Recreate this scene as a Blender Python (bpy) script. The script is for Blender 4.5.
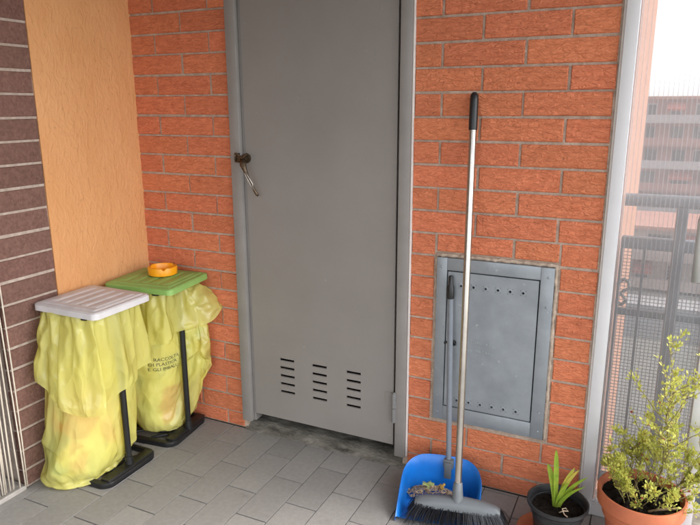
import bpy, bmesh, math, random
from mathutils import Vector, Matrix, noise
from mathutils.bvhtree import BVHTree
PI = math.pi
R = math.radians
random.seed(7)
sc = bpy.context.scene
for o in list(bpy.data.objects): bpy.data.objects.remove(o)
C = sc.collection

# ------------------------------------------------------------------ camera, sky, sun, exposure
cam_d = bpy.data.cameras.new('camera'); cam = bpy.data.objects.new('camera', cam_d); C.objects.link(cam)
cam_d.sensor_width = 36; cam_d.lens = 637.56/700*36; cam_d.clip_end = 3000; cam_d.clip_start = .05
r_ = Vector((0.90399679, 0.42752875, -0.0029968)); u_ = Vector((-0.09968682, 0.21759066, 0.97093607)); f_ = Vector((-0.41575515, 0.87742434, -0.23932024))
m = Matrix((r_, u_, -f_)).transposed().to_4x4(); m.translation = Vector((1.81183537, -2.0433956, 1.33387782))
cam.matrix_world = m
sc.camera = cam

w = bpy.data.worlds.new('World'); sc.world = w; w.use_nodes = True
nt = w.node_tree; nt.nodes.clear()
SUN_EL, SUN_AZ = R(42), R(70)      # azimuth measured from +y towards +x
sky = nt.nodes.new('ShaderNodeTexSky'); sky.sky_type = 'NISHITA'; sky.sun_disc = False
sky.sun_elevation = SUN_EL; sky.sun_rotation = SUN_AZ; sky.air_density = 1.0; sky.dust_density = 2.0; sky.ozone_density = 1.0
hs = nt.nodes.new('ShaderNodeHueSaturation'); hs.inputs['Saturation'].default_value = 0.22
bg = nt.nodes.new('ShaderNodeBackground'); bg.inputs['Strength'].default_value = 0.15
wo = nt.nodes.new('ShaderNodeOutputWorld')
nt.links.new(sky.outputs[0], hs.inputs['Color']); nt.links.new(hs.outputs[0], bg.inputs[0]); nt.links.new(bg.outputs[0], wo.inputs[0])
sl = bpy.data.lights.new('sun', 'SUN'); sl.energy = .65; sl.angle = R(20); sl.color = (1, .95, .88)
sun = bpy.data.objects.new('sun', sl); C.objects.link(sun)
sd = Vector((math.sin(SUN_AZ)*math.cos(SUN_EL), math.cos(SUN_AZ)*math.cos(SUN_EL), math.sin(SUN_EL)))
sun.rotation_euler = sd.to_track_quat('Z', 'Y').to_euler(); sun.location = (6, 2, 8)
sc.view_settings.view_transform = 'Standard'; sc.view_settings.look = 'None'; sc.view_settings.gamma = 1
sc.view_settings.exposure = 2.38
sc.cycles.max_bounces = 10; sc.cycles.diffuse_bounces = 5; sc.cycles.transparent_max_bounces = 24; sc.cycles.transmission_bounces = 8

# ------------------------------------------------------------------ helpers
def tag(o, label=None, cat=None, group=None, kind=None):
    if label: o['label'] = label
    if cat: o['category'] = cat
    if group: o['group'] = group
    if kind: o['kind'] = kind
    return o
def empty(name, loc=(0, 0, 0), rz=0):
    o = bpy.data.objects.new(name, None); C.objects.link(o); o.location = loc; o.rotation_euler = (0, 0, rz)
    o.empty_display_size = .05
    return o
def link(name, me, mat=None, parent=None, loc=None):
    o = bpy.data.objects.new(name, me); C.objects.link(o)
    if mat is not None and not me.materials: me.materials.append(mat)
    if parent is not None: o.parent = parent
    if loc is not None: o.location = loc
    return o
class MB:
    def __init__(s): s.v = []; s.f = []
    def box(s, x0, x1, y0, y1, z0, z1):
        n = len(s.v)
        s.v += [(x0,y0,z0),(x1,y0,z0),(x1,y1,z0),(x0,y1,z0),(x0,y0,z1),(x1,y0,z1),(x1,y1,z1),(x0,y1,z1)]
        s.f += [tuple(n+i for i in q) for q in ((3,2,1,0),(4,5,6,7),(0,1,5,4),(1,2,6,5),(2,3,7,6),(3,0,4,7))]
        return s
    def tube(s, pts, r, n=10, cap=True, closed=False):
        pts = [Vector(p) for p in pts]; b = len(s.v); L = len(pts)
        rs = r if isinstance(r, (list, tuple)) else [r]*L
        prev = None
        for i, p in enumerate(pts):
            if closed: t = (pts[(i+1) % L]-pts[i-1]).normalized()
            else: t = (pts[min(i+1, L-1)]-pts[max(i-1, 0)]).normalized()
            if prev is None:
                a = Vector((0, 0, 1)) if abs(t.z) < .9 else Vector((1, 0, 0))
                prev = t.cross(a).normalized()
            e1 = (prev-t*prev.dot(t)).normalized(); prev = e1; e2 = t.cross(e1)
            for k in range(n):
                a = 2*PI*k/n; q = p+(e1*math.cos(a)+e2*math.sin(a))*rs[i]; s.v.append(tuple(q))
        for i in range(L if closed else L-1):
            for k in range(n):
                i2 = (i+1) % L
                s.f.append((b+i*n+k, b+i*n+(k+1) % n, b+i2*n+(k+1) % n, b+i2*n+k))
        if cap and not closed:
            s.f.append(tuple(b+k for k in range(n))[::-1]); s.f.append(tuple(b+(L-1)*n+k for k in range(n)))
        return s
    def lathe(s, prof, cx=0, cy=0, n=48, jig=None):
        b = len(s.v); L = len(prof)
        for (r, z) in prof:
            for k in range(n):
                a = 2*PI*k/n; rr = r
                if jig: rr, z2 = jig(r, z, a)
                else: z2 = z
                s.v.append((cx+rr*math.cos(a), cy+rr*math.sin(a), z2))
        for i in range(L-1):
            for k in range(n):
                s.f.append((b+i*n+k, b+i*n+(k+1) % n, b+(i+1)*n+(k+1) % n, b+(i+1)*n+k))
        return s
    def quad(s, *p):
        n = len(s.v); s.v += [tuple(q) for q in p]; s.f.append(tuple(range(n, n+len(p)))); return s
    def mesh(s, name, smooth=False, bevel=0, seg=2, auto=None):
        me = bpy.data.meshes.new(name); me.from_pydata(s.v, [], s.f)
        bm = bmesh.new(); bm.from_mesh(me)
        if bevel:
            ed = [e for e in bm.edges if len(e.link_faces) == 2 and e.calc_face_angle(0) > R(30)]
            bmesh.ops.bevel(bm, geom=ed, offset=bevel, segments=seg, affect='EDGES', profile=.5)
        bmesh.ops.recalc_face_normals(bm, faces=bm.faces)
        if smooth or auto:
            for f in bm.faces: f.smooth = True
            if auto:
                for e in bm.edges:
                    if len(e.link_faces) == 2 and e.calc_face_angle(0) > R(auto): e.smooth = False
        bm.to_mesh(me); bm.free()
        return me
    def build(s, name, mat, parent=None, smooth=False, bevel=0, seg=2, auto=None, loc=None):
        return link(name, s.mesh(name, smooth, bevel, seg, auto), mat, parent, loc)
def box(name, x0, x1, y0, y1, z0, z1, mat, parent=None, bevel=.002):
    return MB().box(x0, x1, y0, y1, z0, z1).build(name, mat, parent, bevel=bevel, auto=35 if bevel else None)

# ------------------------------------------------------------------ materials
def mat(name, col, rough=.6, metal=0, spec=.5, var=0, vscale=8, bump=0, bscale=60, bdist=.001, detail=6, rnd=0, col2=None, rough_var=0, stretch=None, distort=0, specks=None):
    """principled with world-space colour mottling, bump and a per-object tint"""
    M = bpy.data.materials.new(name); M.use_nodes = True; n = M.node_tree.nodes; l = M.node_tree.links
    p = n['Principled BSDF']; p.inputs['Roughness'].default_value = rough; p.inputs['Metallic'].default_value = metal
    p.inputs['Specular IOR Level'].default_value = spec
    g = n.new('ShaderNodeNewGeometry'); src = g.outputs['Position']
    if stretch:
        mp = n.new('ShaderNodeMapping'); mp.inputs['Scale'].default_value = stretch; l.new(src, mp.inputs[0]); src = mp.outputs[0]
    c2 = col2 or tuple(c*(1-var) for c in col)
    nz = n.new('ShaderNodeTexNoise'); nz.inputs['Scale'].default_value = vscale; nz.inputs['Detail'].default_value = detail; nz.inputs['Roughness'].default_value = .65
    l.new(src, nz.inputs['Vector'])
    rp = n.new('ShaderNodeValToRGB'); rp.color_ramp.elements[0].position = .33; rp.color_ramp.elements[1].position = .68
    rp.color_ramp.elements[0].color = (*c2, 1); rp.color_ramp.elements[1].color = (*col, 1)
    l.new(nz.outputs[0], rp.inputs[0]); out = rp.outputs[0]
    if rnd:
        oi = n.new('ShaderNodeObjectInfo'); mr = n.new('ShaderNodeMapRange'); mr.inputs['To Min'].default_value = 1-rnd; mr.inputs['To Max'].default_value = 1+rnd
        l.new(oi.outputs['Random'], mr.inputs[0])
        h = n.new('ShaderNodeHueSaturation'); l.new(out, h.inputs['Color']); l.new(mr.outputs[0], h.inputs['Value'])
        mr2 = n.new('ShaderNodeMapRange'); mr2.inputs['To Min'].default_value = .5-rnd*.025; mr2.inputs['To Max'].default_value = .5+rnd*.025
        ma = n.new('ShaderNodeMath'); ma.operation = 'MULTIPLY'; ma.inputs[1].default_value = 7.31; fr = n.new('ShaderNodeMath'); fr.operation = 'FRACT'
        l.new(oi.outputs['Random'], ma.inputs[0]); l.new(ma.outputs[0], fr.inputs[0]); l.new(fr.outputs[0], mr2.inputs[0]); l.new(mr2.outputs[0], h.inputs['Hue'])
        out = h.outputs[0]
    if specks:      # (colour, noise scale, threshold, width, amount)
        sn = n.new('ShaderNodeTexNoise'); sn.inputs['Scale'].default_value = specks[1]; sn.inputs['Detail'].default_value = 8; sn.inputs['Roughness'].default_value = .7
        l.new(g.outputs['Position'], sn.inputs['Vector'])
        sm = n.new('ShaderNodeMapRange'); sm.inputs['From Min'].default_value = specks[2]; sm.inputs['From Max'].default_value = specks[2]+specks[3]; sm.inputs['To Max'].default_value = specks[4]
        l.new(sn.outputs[0], sm.inputs[0]); mc = n.new('ShaderNodeMix'); mc.data_type = 'RGBA'; mc.inputs[7].default_value = (*specks[0], 1)
        l.new(sm.outputs[0], mc.inputs[0]); l.new(out, mc.inputs[6]); out = mc.outputs[2]
    l.new(out, p.inputs['Base Color'])
    if rough_var:
        m3 = n.new('ShaderNodeMapRange'); m3.inputs['To Min'].default_value = max(.02, rough-rough_var); m3.inputs['To Max'].default_value = min(1, rough+rough_var)
        l.new(nz.outputs[0], m3.inputs[0]); l.new(m3.outputs[0], p.inputs['Roughness'])
    if bump:
        b1 = n.new('ShaderNodeTexNoise'); b1.inputs['Scale'].default_value = bscale; b1.inputs['Detail'].default_value = 5; b1.inputs['Distortion'].default_value = distort
        l.new(src, b1.inputs['Vector'])
        bp = n.new('ShaderNodeBump'); bp.inputs['Strength'].default_value = bump; bp.inputs['Distance'].default_value = bdist
        l.new(b1.outputs[0], bp.inputs['Height']); l.new(bp.outputs[0], p.inputs['Normal'])
    M['out'] = 1
    return M

brick_red = mat('brick_red', (.76, .252, .126), rough=.9, spec=.25, col2=(.61, .180, .084), vscale=30, bump=1.0, bscale=55, bdist=.010, rnd=.09, stretch=(.8, 1, 1.9), distort=1.6, specks=((.16, .07, .04), 60, .60, .10, .75))
brick_brown = mat('brick_brown', (.235, .128, .102), rough=.9, spec=.25, col2=(.145, .076, .060), vscale=90, bump=1.0, bscale=140, bdist=.004, rnd=.10)
mortar_grey = mat('mortar_grey', (.52, .415, .33), rough=.95, spec=.1, col2=(.34, .26, .20), vscale=34, bump=1, bscale=160, bdist=.003)
mortar_pale = mat('mortar_pale', (.52, .43, .37), rough=.95, spec=.1, col2=(.36, .29, .24), vscale=60, bump=.6, bscale=160, bdist=.002)
plaster = mat('orange_plaster', (.74, .385, .175), rough=.95, spec=.15, col2=(.68, .335, .142), vscale=6, bump=.8, bscale=48, bdist=.008, stretch=(1, 1, .5), distort=.8, specks=((.42, .20, .09), 75, .60, .08, .6))
tile_m = mat('floor_tile', (.298, .286, .272), rough=.62, spec=.35, col2=(.245, .235, .223), vscale=60, bump=.6, bscale=190, bdist=.0012, rnd=.09, rough_var=.12, specks=((.12, .11, .10), 9, .60, .14, .35))
joint_m = mat('tile_joint', (.095, .09, .085), rough=.95, spec=.1, var=.4, vscale=40)
door_paint = mat('door_paint', (.262, .240, .222), rough=.42, spec=.45, col2=(.232, .212, .196), vscale=2.5, bump=.22, bscale=6, bdist=.006, rough_var=.10, specks=((.42, .40, .38), 38, .66, .05, .6))
frame_paint = mat('frame_paint', (.275, .255, .238), rough=.45, spec=.45, col2=(.24, .222, .207), vscale=9, bump=.1, bscale=30)
zinc = mat('hatch_zinc', (.30, .325, .345), rough=.42, metal=.3, spec=.5, col2=(.235, .258, .278), vscale=11, bump=.2, bscale=18, bdist=.004, rough_var=.12, specks=((.52, .53, .54), 50, .64, .06, .7))
dark_m = mat('interior_shade', (.012, .011, .01), rough=1, spec=0)  # near-black: shade of hollow spaces put into the colour
concrete = mat('rough_concrete', (.27, .25, .215), rough=.95, spec=.1, col2=(.07, .064, .055), vscale=26, bump=.8, bscale=120, bdist=.005, stretch=(.5, 1, 1))
ceil_m = mat('ceiling_paint', (.36, .33, .30), rough=.9, var=.08, vscale=3, bump=.2, bscale=80)
rust = mat('old_brass', (.16, .12, .08), rough=.42, metal=.8, col2=(.06, .035, .02), vscale=120, bump=.3, bscale=200)
steel = mat('steel_tube', (.46, .43, .39), rough=.25, metal=.9, var=.2, vscale=20)
black_pl = mat('black_plastic', (.013, .013, .014), rough=.4, spec=.5, var=.3, vscale=30, bump=.1, bscale=90)
grey_tube = mat('grey_blue_tube', (.20, .22, .25), rough=.38, spec=.5, var=.15, vscale=20)
grey_pl = mat('grey_plastic', (.135, .148, .158), rough=.42, spec=.5, var=.1, vscale=15, bump=.1, bscale=60)
blue_pl = mat('blue_plastic', (.006, .19, .66), rough=.33, spec=.5, col2=(.012, .15, .54), vscale=14, bump=.2, bscale=30, rough_var=.12, specks=((.30, .38, .50), 55, .63, .08, .5))
lid_white = mat('lid_white', (.68, .655, .66), rough=.4, spec=.5, col2=(.56, .535, .53), vscale=12, bump=.12, bscale=120, rough_var=.1)
lid_green = mat('lid_green', (.27, .47, .13), rough=.42, spec=.5, col2=(.22, .40, .10), vscale=12, bump=.12, bscale=120)
ash_m = mat('ashtray_yellow', (.93, .38, .006), rough=.35, spec=.5, var=.08, vscale=30)
terra = mat('terracotta', (.50, .155, .07), rough=.75, spec=.3, col2=(.38, .11, .055), vscale=11, bump=.3, bscale=80, rough_var=.1)
pot_black = mat('pot_black', (.020, .021, .023), rough=.45, spec=.5, var=.3, vscale=30)
soil_m = mat('soil', (.022, .016, .012), rough=1, spec=.1, col2=(.006, .005, .004), vscale=70, bump=1, bscale=110, bdist=.01)
leaf_m = mat('blade_leaf', (.20, .33, .035), rough=.4, spec=.4, col2=(.34, .38, .07), vscale=25)
alu = mat('alu_profile', (.66, .65, .655), rough=.45, metal=0, var=.06, vscale=6)
rail_m = mat('rail_paint', (.115, .125, .135), rough=.45, spec=.5, var=.1, vscale=10)
mesh_m = mat('mesh_wire', (.30, .29, .28), rough=.5, metal=.3, var=.1)
string_m = mat('string_ivory', (.66, .58, .48), rough=.5, spec=.4, var=.15, vscale=30)
stone_m = mat('threshold_stone', (.42, .39, .36), rough=.6, col2=(.30, .275, .25), vscale=40, bump=.2, bscale=100)
ink = mat('print_ink', (.05, .05, .03), rough=.6)
wood_m = mat('stem_bark', (.22, .15, .08), rough=.85, var=.4, vscale=60)

def leaf_mat(name, c1, c2, trans=.4):
    M = mat(name, c1, rough=.5, spec=.3, col2=c2, vscale=45)
    n = M.node_tree.nodes; l = M.node_tree.links; p = n['Principled BSDF']; out = n['Material Output']
    tr = n.new('ShaderNodeBsdfTranslucent'); mx = n.new('ShaderNodeMixShader'); mx.inputs[0].default_value = trans
    src = p.inputs['Base Color'].links[0].from_socket
    l.new(src, tr.inputs['Color']); l.new(p.outputs[0], mx.inputs[1]); l.new(tr.outputs[0], mx.inputs[2]); l.new(mx.outputs[0], out.inputs[0])
    return M
shrub_leaf = leaf_mat('shrub_leaf', (.66, .62, .16), (.38, .42, .08))
bud_m = leaf_mat('red_bud', (.40, .06, .05), (.30, .12, .06), .2)

def film(name, col, alpha=.12, trans=.4, col2=None):
    M = mat(name, col, rough=.17, spec=.5, col2=col2 or tuple(c*.9 for c in col), vscale=9)
    n = M.node_tree.nodes; l = M.node_tree.links; p = n['Principled BSDF']; out = n['Material Output']
    p.inputs['Coat Weight'].default_value = .7; p.inputs['Coat Roughness'].default_value = .07
    src = p.inputs['Base Color'].links[0].from_socket
    g = n.new('ShaderNodeNewGeometry')
    mp = n.new('ShaderNodeMapping'); mp.inputs['Scale'].default_value = (1, 1, .5); l.new(g.outputs['Position'], mp.inputs[0])
    wz = n.new('ShaderNodeTexNoise'); wz.inputs['Scale'].default_value = 9; wz.inputs['Detail'].default_value = 2; l.new(mp.outputs[0], wz.inputs['Vector'])
    sm_ = n.new('ShaderNodeVectorMath'); sm_.operation = 'MULTIPLY_ADD'; sm_.inputs[1].default_value = (.10, .10, .10); l.new(wz.outputs['Color'], sm_.inputs[0]); l.new(mp.outputs[0], sm_.inputs[2])
    hgt_ = None
    for sc_, amp_ in ((9, 1.0), (25, .34)):
        vo = n.new('ShaderNodeTexVoronoi'); vo.feature = 'F1'; vo.inputs['Scale'].default_value = sc_; l.new(sm_.outputs[0], vo.inputs['Vector'])
        mu = n.new('ShaderNodeMath'); mu.operation = 'MULTIPLY'; mu.inputs[1].default_value = amp_; l.new(vo.outputs['Distance'], mu.inputs[0])
        if hgt_ is None: hgt_ = mu.outputs[0]
        else: ad = n.new('ShaderNodeMath'); ad.operation = 'ADD'; l.new(hgt_, ad.inputs[0]); l.new(mu.outputs[0], ad.inputs[1]); hgt_ = ad.outputs[0]
    bp = n.new('ShaderNodeBump'); bp.inputs['Strength'].default_value = .9; bp.inputs['Distance'].default_value = .025
    l.new(hgt_, bp.inputs['Height']); l.new(bp.outputs[0], p.inputs['Normal']); l.new(bp.outputs[0], p.inputs['Coat Normal'])
    tr = n.new('ShaderNodeBsdfTranslucent'); l.new(src, tr.inputs['Color']); l.new(bp.outputs[0], tr.inputs['Normal'])
    mx = n.new('ShaderNodeMixShader'); mx.inputs[0].default_value = trans
    tp = n.new('ShaderNodeBsdfTransparent'); tp.inputs[0].default_value = (.95, .93, .55, 1)
    m2 = n.new('ShaderNodeMixShader'); m2.inputs[0].default_value = alpha
    l.new(p.outputs[0], mx.inputs[1]); l.new(tr.outputs[0], mx.inputs[2]); l.new(mx.outputs[0], m2.inputs[1]); l.new(tp.outputs[0], m2.inputs[2]); l.new(m2.outputs[0], out.inputs[0])
    return M
bag_m = film('yellow_film', (.93, .88, .30), .25, .42, (.90, .84, .27))
bag_thin = film('yellow_film_thin', (.72, .70, .16), .42, .4)

def panel_mat():
    M = bpy.data.materials.new('ribbed_polycarbonate'); M.use_nodes = True; n = M.node_tree.nodes; l = M.node_tree.links
    p = n['Principled BSDF']; p.inputs['Base Color'].default_value = (.85, .85, .84, 1); p.inputs['Roughness'].default_value = .25
    tr = n.new('ShaderNodeBsdfTranslucent'); tr.inputs['Color'].default_value = (.7, .7, .7, 1)
    mx = n.new('ShaderNodeMixShader'); mx.inputs[0].default_value = .6
    tp = n.new('ShaderNodeBsdfTransparent'); tp.inputs[0].default_value = (.885, .89, .90, 1); m2 = n.new('ShaderNodeMixShader'); m2.inputs[0].default_value = .885
    l.new(p.outputs[0], mx.inputs[1]); l.new(tr.outputs[0], mx.inputs[2]); l.new(mx.outputs[0], m2.inputs[1]); l.new(tp.outputs[0], m2.inputs[2]); l.new(m2.outputs[0], n['Material Output'].inputs[0])
    return M, m2
poly_m, _ = panel_mat()
web_m, wm = panel_mat(); wm.inputs[0].default_value = .74

# ------------------------------------------------------------------ setting: floor
WX = -.117            # plane of the left wall
ZTOP = 2.28
TP = .1207; TL = .245
floor = box('floor', WX-.35, 2.85, -3.6, .03, -.25, -.004, joint_m, bevel=0)
tag(floor, kind='structure')
tile_cache = {}
def tile_mesh(wx, wy):
    k = (round(wx, 3), round(wy, 3))
    if k not in tile_cache:
        tile_cache[k] = MB().box(0, wx, 0, wy, -.010, 0).mesh('tile', bevel=.0005, seg=1)
        tile_cache[k].materials.append(tile_m)
    return tile_cache[k]
def floor_tiles():
    g = .0018
    far = MB()
    for i in range(-3, 23):
        x0 = .170+TP*i; x1 = x0+TP
        a, b = max(x0, WX), min(x1, 2.85)
        if b-a < .01: continue
        off = -.505 if i % 2 == 0 else -.382
        for j in range(-14, 4):
            y0 = off+TL*j; y1 = y0+TL
            c, d = max(y0, -3.6), min(y1, -.001)
            if d-c < .01: continue
            if c > -1.35 and a < 2.0:
                o = link('tile', tile_mesh(b-a-2*g, d-c-2*g), tile_m, floor, (a+g, c+g, random.uniform(-.0005, .0005)))
                o.rotation_euler = (random.uniform(-.0012, .0012), random.uniform(-.002, .002), 0)
            else: far.box(a+g, b-g, c+g, d-g, -.010, 0)
    o = far.build('tile_paving', tile_m, floor); o['kind'] = 'stuff'
floor_tiles()

# ------------------------------------------------------------------ brick walls
def brick_mesh(w, h, depth, seed, rough=.0016):
    """front face looks along -y, origin at the lower left of the face"""
    rs = random.Random(seed); nx = 5 if w > .1 else 3; nz = 2; c = .0025
    xs = [c+(w-2*c)*i/(nx-1) for i in range(nx)]; zs = [c+(h-2*c)*i/nz for i in range(nz+1)]
    v = []; f = []
    for k, z in enumerate(zs):
        for i, x in enumerate(xs):
            v.append((x+rs.uniform(-.001, .001), rs.uniform(-rough, rough*.6), z+rs.uniform(-.0006, .0006)))
    F = lambda k, i: k*nx+i
    for k in range(nz):
        for i in range(nx-1): f.append((F(k, i), F(k, i+1), F(k+1, i+1), F(k+1, i)))
    loop = [F(0, i) for i in range(nx)]+[F(k, nx-1) for k in range(1, nz+1)]+[F(nz, i) for i in range(nx-2, -1, -1)]+[F(k, 0) for k in range(nz-1, 0, -1)]
    rings = [loop]
    for (e, y) in ((0, .003), (0, depth)):
        ring = []
        for q in loop:
            x, _, z = v[q]
            X = 0+rs.uniform(-.0004, .0004) if x < c*1.6 else (w if x > w-c*1.6 else x)
            Zz = 0 if z < c*1.6 else (h if z > h-c*1.6 else z)
            ring.append(len(v)); v.append((X, y, Zz))
        rings.append(ring)
        if y > .003: break
    for a, b in zip(rings, rings[1:]):
        for i in range(len(a)): j = (i+1) % len(a); f.append((a[j], a[i], b[i], b[j]))
    me = bpy.data.meshes.new('brick'); me.from_pydata(v, [], f)
    return me
def subtract(rect, hole):
    x0, x1, z0, z1 = rect; a, b, c, d = hole
    if a >= x1 or b <= x0 or c >= z1 or d <= z0: return [rect]
    out = []
    if a > x0: out.append((x0, a, z0, z1))
    if b < x1: out.append((b, x1, z0, z1))
    m0, m1 = max(a, x0), min(b, x1)
    if c > z0: out.append((m0, m1, z0, c))
    if d < z1: out.append((m0, m1, d, z1))
    return out
Z0, PZ, HB, J = .0645, .077, .13, .008
DOOR = (.347, 1.076, 0, 2.06); HATCH = (1.166, 1.574, .224, .846)
back_wall = MB()
rects = [(WX, 1.694, 0, ZTOP)]
for h in ((.36, 1.06, -1, 2.05), (1.2, 1.53, .26, .80)):
    rects = [q for rr in rects for q in subtract(rr, h)]
for x0, x1, z0, z1 in rects: back_wall.box(x0, x1, .0050, .22, z0, z1)
back_wall = back_wall.build('brick_wall', mortar_grey)
tag(back_wall, 'orange-red brick wall with grey mortar joints around the grey metal door', 'wall')
bc = {}
def put_brick(x0, x1, z0, z1, material, parent, depth=.02, xf=None):
    w_, h_ = x1-x0-J, z1-z0-J
    if w_ < .012 or h_ < .010: return
    k = (round(w_, 3), round(h_, 3), random.randrange(6), material.name)
    if k not in bc: bc[k] = brick_mesh(w_, h_, depth, len(bc)); bc[k].materials.append(material)
    o = link('brick', bc[k], material, parent)
    p = Vector((x0+J/2+random.uniform(-.0015, .0015), random.uniform(-.002, .0016), z0+J/2+random.uniform(-.0011, .0011)))
    if xf: o.matrix_local = xf @ Matrix.Translation(p)
    else: o.location = p
    return o
for k in range(-1, 32):
    z0 = Z0+PZ*k; z1 = min(z0+PZ, ZTOP); row = 20-k       # row L between lines L and L+1
    z0c = max(z0, 0)
    odd = (row % 2 == 0)     # even rows: joints at odd half-bricks
    h = -1 if odd else -2
    while h < 13:
        x0, x1 = h*HB, min((h+2)*HB, 1.692); x0 = max(x0, WX-.01)
        for q in subtract((x0, x1, z0c, z1), DOOR):
            for q2 in subtract(q, HATCH):
                put_brick(*q2, brick_red, back_wall)
        h += 2

# left wall: plaster strip then brown bricks then a doorway behind a string curtain
plaster_wall = MB().box(WX-.25, WX, -.4735, .006, -.004, ZTOP)
plaster_wall = plaster_wall.build('plaster_wall', plaster, bevel=0)
tag(plaster_wall, 'pale orange plastered wall strip in the corner behind the rubbish bag stands', 'wall')
YB0, YB1 = -.702, -.475
brown_wall = MB().box(WX-.25, WX-.004, YB0+.004, YB1, -.004, ZTOP).box(WX-.25, WX-.004, -3.6, YB0+.004, 2.1, ZTOP).box(WX-.25, WX-.004, -3.6, -1.62, -.004, 2.1)
brown_wall = brown_wall.build('brown_brick_wall', mortar_pale)
tag(brown_wall, 'dark brown brick pier with pale mortar joints left of the orange plaster', 'wall')
xf = Matrix.Translation((WX-.001, 0, 0)) @ Matrix.Rotation(PI/2, 4, 'Z')     # local x -> +y, face -y -> +x
for k in range(-1, 32):
    z0 = max(0, Z0+PZ*k); z1 = min(Z0+PZ*(k+1), ZTOP)
    put_brick(YB0-.004, YB1+.004, z0, z1, brick_brown, brown_wall, depth=.024, xf=xf)
    if z0 > 2.1:
        y = YB0-.004
        while y > -3.5: put_brick(y-.26, y, z0, z1, brick_brown, brown_wall, depth=.02, xf=xf); y -= .26
    else:
        y = -1.62-(.13 if k % 2 else 0)
        if k % 2: put_brick(-1.75, -1.62, z0, z1, brick_brown, brown_wall, depth=.02, xf=xf)
        while y > -3.5: put_brick(y-.26, y, z0, z1, brick_brown, brown_wall, depth=.02, xf=xf); y -= .26
# room behind the doorway, its shade put into the wall colour
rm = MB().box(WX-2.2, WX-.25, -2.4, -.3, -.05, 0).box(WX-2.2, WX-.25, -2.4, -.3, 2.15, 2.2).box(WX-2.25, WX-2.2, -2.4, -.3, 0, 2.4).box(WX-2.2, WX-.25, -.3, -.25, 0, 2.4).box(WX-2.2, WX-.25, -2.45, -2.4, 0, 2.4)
tag(rm.build('room_interior', mat('room_shade', (.06, .05, .045), rough=.9)), kind='structure')
th = MB().box(WX-.25, WX+.012, -1.62, YB0-.006, 0, .018).build('door_threshold', stone_m, bevel=.003)
tag(th, 'pale worn stone threshold under the string curtain', 'threshold')
# ceiling of the balcony (the slab above)
tag(box('ceiling', WX-.35, 2.6, -3.2, .24, ZTOP, ZTOP+.2, ceil_m, bevel=0), kind='structure')
# closet behind the door and behind the hatch
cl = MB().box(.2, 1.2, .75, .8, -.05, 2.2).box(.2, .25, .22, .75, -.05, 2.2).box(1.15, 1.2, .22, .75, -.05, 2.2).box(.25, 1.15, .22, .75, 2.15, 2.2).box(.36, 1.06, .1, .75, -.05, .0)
tag(cl.build('closet_interior', dark_m), kind='structure')  # closet shade comes from the near-black colour

# rough concrete sill in the door opening
def sill():
    v = []; f = []; nx, ny = 70, 14
    for j in range(ny):
        for i in range(nx):
            x = .352+.722*i/(nx-1); y = -.012+.20*j/(ny-1)
            t = noise.noise(Vector((x*28, y*28, 3)))*.003+noise.noise(Vector((x*9, y*9, 1)))*.005
            z = .016+t+(.012 if y > .02 else 0)+.003*abs(noise.noise(Vector((x*60, y*60, 0))))
            if j == 0: z = -.001
            if j == 1: z = max(.002, z*.55+noise.noise(Vector((x*40, 0, 9)))*.008)
            v.append((x, y+(noise.noise(Vector((x*22, 5, 5)))*.010 if j < 2 else 0), z))
    for j in range(ny-1):
        for i in range(nx-1): a = j*nx+i; f.append((a, a+1, a+nx+1, a+nx))
    me = bpy.data.meshes.new('sill'); me.from_pydata(v, [], f)
    for p in me.polygons: p.use_smooth = True
    o = link('door_sill', me, concrete)
    tag(o, 'rough dirty concrete strip on the floor under the grey door', 'sill')
sill()

# ------------------------------------------------------------------ grey metal door
door = empty('metal_door', (.71, 0, 0)); tag(door, 'grey painted metal door with three columns of vent slots near its foot', 'door')
def local(root, mbv):   # shift world-coordinate builder to be local to root
    L = root.location; mbv.v = [(a-L.x, b-L.y, c-L.z) for a, b, c in mbv.v]; return mbv
def part(name, mbv, mt, root, **k): return local(root, mbv).build(name, mt, root, **k)
fr = MB()
fr.box(.348, .392, -.016, .05, .045, 2.05)
fr.box(.3925, .4025, .004, .05, .045, 2.05)
fr.box(1.034, 1.074, -.018, .05, .048, 2.05)
fr.box(.349, 1.073, -.0155, .05, 2.051, 2.09)
part('frame_edge_strip', MB().box(1.0745, 1.0805, -.010, .003, .05, 2.09), mat('pale_strip', (.72, .66, .62), rough=.8, var=.15, vscale=30), door, bevel=.002)  # narrow pale strip along the right edge of the frame
part('door_frame', fr, frame_paint, door, bevel=.0018, auto=35)
cols = [(.533, .598), (.680, .743), (.829, .888)]
rows = [(.352-.0345*i-.010, .352-.0345*i) for i in range(5)]
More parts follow.
